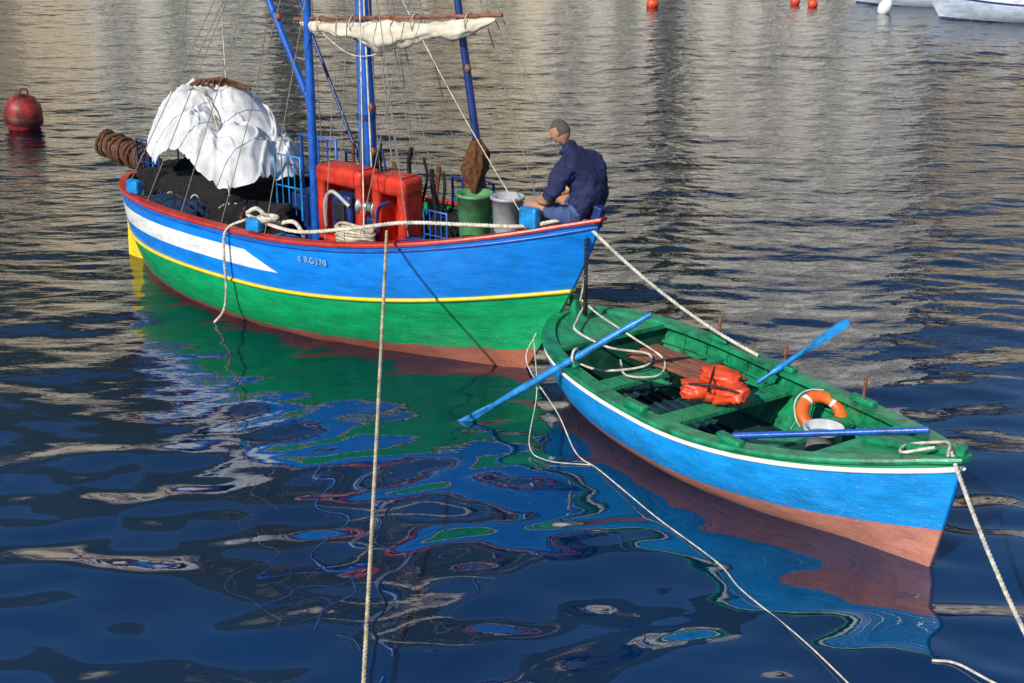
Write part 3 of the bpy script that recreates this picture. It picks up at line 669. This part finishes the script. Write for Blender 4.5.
# ================================================================== MOORED MOTORBOATS (top right)
def moored(loc,rz,L=5.2,B=1.0):
    E=empty('moored_motorboat',loc,rz)
    h=Hull(L,B,1.05,.72,.7,-.25,.7,.05,2.2,.9,8,.5,.4)
    h.shell('hull',M['hull_w'],E,ns=50,nt=16); h.deck('deck',M['white'],E,.01,.99,lambda s:h.sheer(s)-.02,inset=.02)
    h.cap('gunwale',M['white'],E,.03,.08,-.01,.03,ns=50)
    box('windscreen',(.06,1.2,.4),(.6,0,1.0),M['steel'],E,rot=(0,-.5,0)); box('console',(.6,.7,.5),(.2,0,.98),M['white'],E,bev=.06)
    box('outboard_cowl',(.3,.32,.45),(-L/2-.15,0,.95),M['dblue'],E,bev=.07); box('outboard_leg',(.14,.1,.9),(-L/2-.18,0,.4),M['grey'],E,bev=.03)
    return E
moored((14.2,40.4,0),math.radians(172)); moored((12.2,44.2,0),math.radians(168),4.2,.85)
FN=empty('fender_float',(10.9,42.0,.15)); lathe('float',[(0,-.25),(.14,-.2),(.2,0),(.16,.2),(.06,.3),(0,.32)],M['white'],FN,rot=(0,.5,0))
# ================================================================== WATER
xs=np.concatenate([[-1500,-500,-180,-80,-40,-28],np.arange(-20,22.01,.065),[30,42,80,180,500,1500]])
ys=[-400,-100,-30,-8,0,3]; y=5.0
while y<58: ys.append(y); y+= .035 if y<15 else .035+.0018*(y-15)
ys=np.array(ys+[62,66,68.5])
X,Y=np.meshgrid(xs,ys)
WX=X+.25*np.sin(.55*Y+1.0+.3*X)+.12*np.sin(1.3*Y-.7*X); WY=Y+.22*np.sin(.5*X+.2*Y+2)+.10*np.sin(1.1*X+.4*Y)
Z=np.zeros_like(X)
fa=np.clip((Y-10)/9,0,1)
for i in range(120):
    lam=math.exp(rng.uniform(math.log(.20),math.log(2.0)))
    th=math.radians(90+rng.normal(5,23)); k=2*math.pi/lam; ph=rng.uniform(0,6.28)
    sl=.0122
    near=.25 if lam<.34 else (.85 if lam<.5 else 1.10)
    far=1.15 if lam<.5 else .72
    if lam>1.2: sl*=.8
    g=near+(far-near)*fa
    Z+= sl/k*g*np.sin(k*(math.cos(th)*WX+math.sin(th)*WY)+ph)
patch=1+.35*np.sin(.31*X+.22*Y+.5)*np.sin(.17*Y-.12*X+1.)
edge=np.clip((21-np.abs(X-1))/3,0,1)*np.clip((57-Y)/4,0,1)*np.clip((Y-4.5)/1,0,1)
Z*=patch*edge
ny,nx=X.shape
co=np.stack([X,Y,Z],-1).reshape(-1,3).astype(np.float32)
idx=np.arange(ny*nx).reshape(ny,nx)
q=np.stack([idx[:-1,:-1],idx[:-1,1:],idx[1:,1:],idx[1:,:-1]],-1).reshape(-1,4)
me=bpy.data.meshes.new('water'); me.vertices.add(len(co)); me.vertices.foreach_set('co',co.ravel())
me.loops.add(q.size); me.loops.foreach_set('vertex_index',q.ravel().astype(np.int32)); me.polygons.add(len(q))
me.polygons.foreach_set('loop_start',np.arange(0,q.size,4,dtype=np.int32)); me.polygons.foreach_set('loop_total',np.full(len(q),4,dtype=np.int32))
me.update(calc_edges=True); me.polygons.foreach_set('use_smooth',np.ones(len(q),dtype=bool)); me.validate()
m,nt,b=newmat('sea_water'); L=nt.links.new
b.inputs['Roughness'].default_value=.012; b.inputs['IOR'].default_value=2.25
b.inputs['Specular Tint'].default_value=(.88,.96,1,1)
tc=N(nt,'ShaderNodeTexCoord'); mp=N(nt,'ShaderNodeMapping'); mp.inputs['Scale'].default_value=(2.2,5.5,1); L(tc.outputs['Object'],mp.inputs[0])
n1=N(nt,'ShaderNodeTexNoise'); n1.inputs['Scale'].default_value=1.6; n1.inputs['Detail'].default_value=3; L(mp.outputs[0],n1.inputs['Vector'])
sy=N(nt,'ShaderNodeSeparateXYZ'); L(tc.outputs['Object'],sy.inputs[0])
mr=N(nt,'ShaderNodeMapRange'); mr.inputs['From Min'].default_value=10; mr.inputs['From Max'].default_value=21; mr.inputs['To Min'].default_value=.03; mr.inputs['To Max'].default_value=.9; L(sy.outputs['Y'],mr.inputs['Value'])
bp=N(nt,'ShaderNodeBump'); bp.inputs['Distance'].default_value=.022; L(mr.outputs[0],bp.inputs['Strength']); L(n1.outputs['Fac'],bp.inputs['Height']); L(bp.outputs[0],b.inputs['Normal'])
n2=N(nt,'ShaderNodeTexNoise'); n2.inputs['Scale'].default_value=.35; n2.inputs['Detail'].default_value=3; L(tc.outputs['Object'],n2.inputs['Vector'])
cr=N(nt,'ShaderNodeValToRGB'); cr.color_ramp.elements[0].position=.35; cr.color_ramp.elements[1].position=.65
cr.color_ramp.elements[0].color=(.0002,.010,.038,1); cr.color_ramp.elements[1].color=(.0002,.024,.085,1)
L(n2.outputs['Fac'],cr.inputs[0]); 
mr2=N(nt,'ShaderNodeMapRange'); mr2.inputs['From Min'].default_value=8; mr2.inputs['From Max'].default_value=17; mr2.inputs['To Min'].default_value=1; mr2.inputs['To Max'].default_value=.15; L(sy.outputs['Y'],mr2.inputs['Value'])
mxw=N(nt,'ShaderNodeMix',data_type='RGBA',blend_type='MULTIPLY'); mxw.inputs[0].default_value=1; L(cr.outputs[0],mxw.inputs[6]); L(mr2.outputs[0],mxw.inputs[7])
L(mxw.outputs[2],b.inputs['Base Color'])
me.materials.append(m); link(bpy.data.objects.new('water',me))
# ================================================================== FAR SHORE
m,nt,b=newmat('hill_rock_and_scrub'); L=nt.links.new; M['rock']=m
tc=N(nt,'ShaderNodeTexCoord'); sp=N(nt,'ShaderNodeSeparateXYZ'); L(tc.outputs['Object'],sp.inputs[0])
no=N(nt,'ShaderNodeTexNoise'); no.inputs['Scale'].default_value=.07; no.inputs['Detail'].default_value=7; no.inputs['Roughness'].default_value=.65; L(tc.outputs['Object'],no.inputs['Vector'])
hz=N(nt,'ShaderNodeMapRange'); hz.inputs['From Min'].default_value=18; hz.inputs['From Max'].default_value=42; hz.inputs['To Min'].default_value=.13; hz.inputs['To Max'].default_value=-.16; L(sp.outputs['Z'],hz.inputs['Value'])
ad=N(nt,'ShaderNodeMath',operation='ADD'); L(no.outputs['Fac'],ad.inputs[0]); L(hz.outputs[0],ad.inputs[1])
cr=N(nt,'ShaderNodeValToRGB'); e=cr.color_ramp.elements; e[0].position=.43; e[0].color=(.018,.032,.016,1); e[1].position=.60; e[1].color=(.66,.55,.40,1); x_=e.new(.5); x_.color=(.12,.11,.07,1)
L(ad.outputs[0],cr.inputs[0]); L(cr.outputs[0],b.inputs['Base Color']); b.inputs['Roughness'].default_value=.95
M['quay']=mat('quay_stone',(.42,.37,.31),.9,.3,.5,.4)
nxh,nyh=130,60; vs=[];fs=[]
def hillh(x,yy):
    f=(yy-94)/230
    top=72-22*max(0,min(1,(x+5)/40))
    hh=top*min(1,f*6.5)**.75*(.85+.5*noise.noise(V((x*.014,yy*.012,0))))
    return hh+5*noise.noise(V((x*.05,yy*.06,3)))+2.5*noise.noise(V((x*.15,yy*.15,7)))
for j in range(nyh):
    for i in range(nxh):
        x=-330+660*i/(nxh-1); f=(j/(nyh-1))**1.5; yy=94+230*f
        vs.append((x,yy,max(1.2,hillh(x,yy)) if j>0 else 1.2))
for j in range(nyh-1):
    for i in range(nxh-1): fs.append((j*nxh+i,j*nxh+i+1,(j+1)*nxh+i+1,(j+1)*nxh+i))
meshobj('hillside',vs,fs,M['rock'],None,True)
box('quay',(700,32,5),(0,86,-1.0),M['quay'],bev=.1)
glass=mat('window_glass',(.03,.04,.05),.15,.2,1,0); roof=mat('roof_tiles',(.40,.16,.08),.85,.3,1,.5)
cols=[(.80,.72,.56),(.8,.78,.72),(.64,.44,.27),(.78,.64,.42),(.80,.78,.72),(.60,.40,.27),(.76,.68,.54)]
def house(x,w,st,col,y=80,d=9,z=1.5):
    E=empty('rendered_house',(x,y,z)); hgt=st*3.1+.6
    wm=mat('house_render',col,.85,.15,.6,.2)
    box('walls',(w,d,hgt),(0,0,hgt/2),wm,E,bev=.03)
    if z>2: box('terrace_base',(w+1,d+1,14),(0,0,-7.01),wm,E,bev=.1)
    box('cornice',(w+.5,d+.5,.3),(0,0,hgt+.15),M['white'],E,bev=.05)
    vs=[(-w/2-.4,-d/2-.4,hgt+.3),(w/2+.4,-d/2-.4,hgt+.3),(w/2+.4,d/2+.4,hgt+.3),(-w/2-.4,d/2+.4,hgt+.3),(-w/2+.5,0,hgt+1.9),(w/2-.5,0,hgt+1.9)]
    meshobj('roof',vs,[(0,1,5,4),(2,3,4,5),(0,4,3),(1,2,5)],roof,E)
    n=max(2,int(w/2.6))
    for s_ in range(st):
        for k in range(n):
            xx=-w/2+w*(k+.5)/n; zz=s_*3.1+1.9
            if s_==0 and k==n//2: box('door',(1.1,.08,2.2),(xx,-d/2-.02,1.12),M['dgreen'],E,bev=.02); continue
            box('window',(.95,.06,1.4),(xx,-d/2-.01,zz),glass,E,bev=0)
            for sd in (-1,1): box('shutter',(.42,.07,1.45),(xx+sd*.72,-d/2-.03,zz),M['dgreen'] if (int(abs(x))%2) else M['brownwood'],E,bev=.01)
xp=-80; i=0
while xp<85:
    w=[9,7,11,8,10,6.5][i%6]; st=[2,3,2,3,2,3,4][i%7]; gap=[0.3,.3,5,.3,9,.3,2][i%7]
    house(xp+w/2,w,st,cols[i%7]); xp+=w+gap; i+=1
W1=(.84,.80,.72)
house(16.5,9.0,7,W1,y=76,d=6); house(4.4,5.6,6,(.84,.78,.66),y=76,d=6); house(-17,9,4,(.82,.76,.64),y=76,d=6)
for (x,w,st,y,z) in ((21,13,5,100,19),(24,12,4,107,34),(5.5,8,5,100,15),(7,7,3,107,30),(-24,11,3,100,16),(34,8,3,101,14),(44,9,3,102,18),(-45,9,3,101,18),(-8,7,3,102,20)):  # out of view; added up the slope to brighten reflection columns in the water
    house(x,w,st,random.choice(cols[:2]+[W1]),y=y,d=7,z=z)
# ================================================================== LIGHT
sd=V((-.50,-.70,.60)).normalized()   # toward the sun
el=math.asin(sd.z); az=math.atan2(sd.x,sd.y)
sun=bpy.data.lights.new('sun','SUN'); sun.energy=5.0; sun.angle=math.radians(.5); sun.color=(1,.93,.82)
so=link(bpy.data.objects.new('sun',sun)); so.rotation_euler=sd.to_track_quat('Z','Y').to_euler()
w=bpy.data.worlds.new('World'); scene.world=w; w.use_nodes=True; nt=w.node_tree
bg=nt.nodes['Background']; sk=N(nt,'ShaderNodeTexSky'); sk.sky_type='NISHITA'; sk.sun_disc=False
sk.sun_elevation=el; sk.sun_rotation=az; sk.air_density=1.0; sk.dust_density=.1; sk.ozone_density=6
nt.links.new(sk.outputs[0],bg.inputs[0]); bg.inputs[1].default_value=.125
# ================================================================== CAMERA
cam=bpy.data.cameras.new('camera'); cam.lens=36*1407/1024; cam.sensor_width=36; cam.clip_end=3000; cam.clip_start=.1
co_=link(bpy.data.objects.new('camera',cam)); co_.location=(0,0,H); co_.rotation_euler=(math.radians(70),0,0)
scene.camera=co_
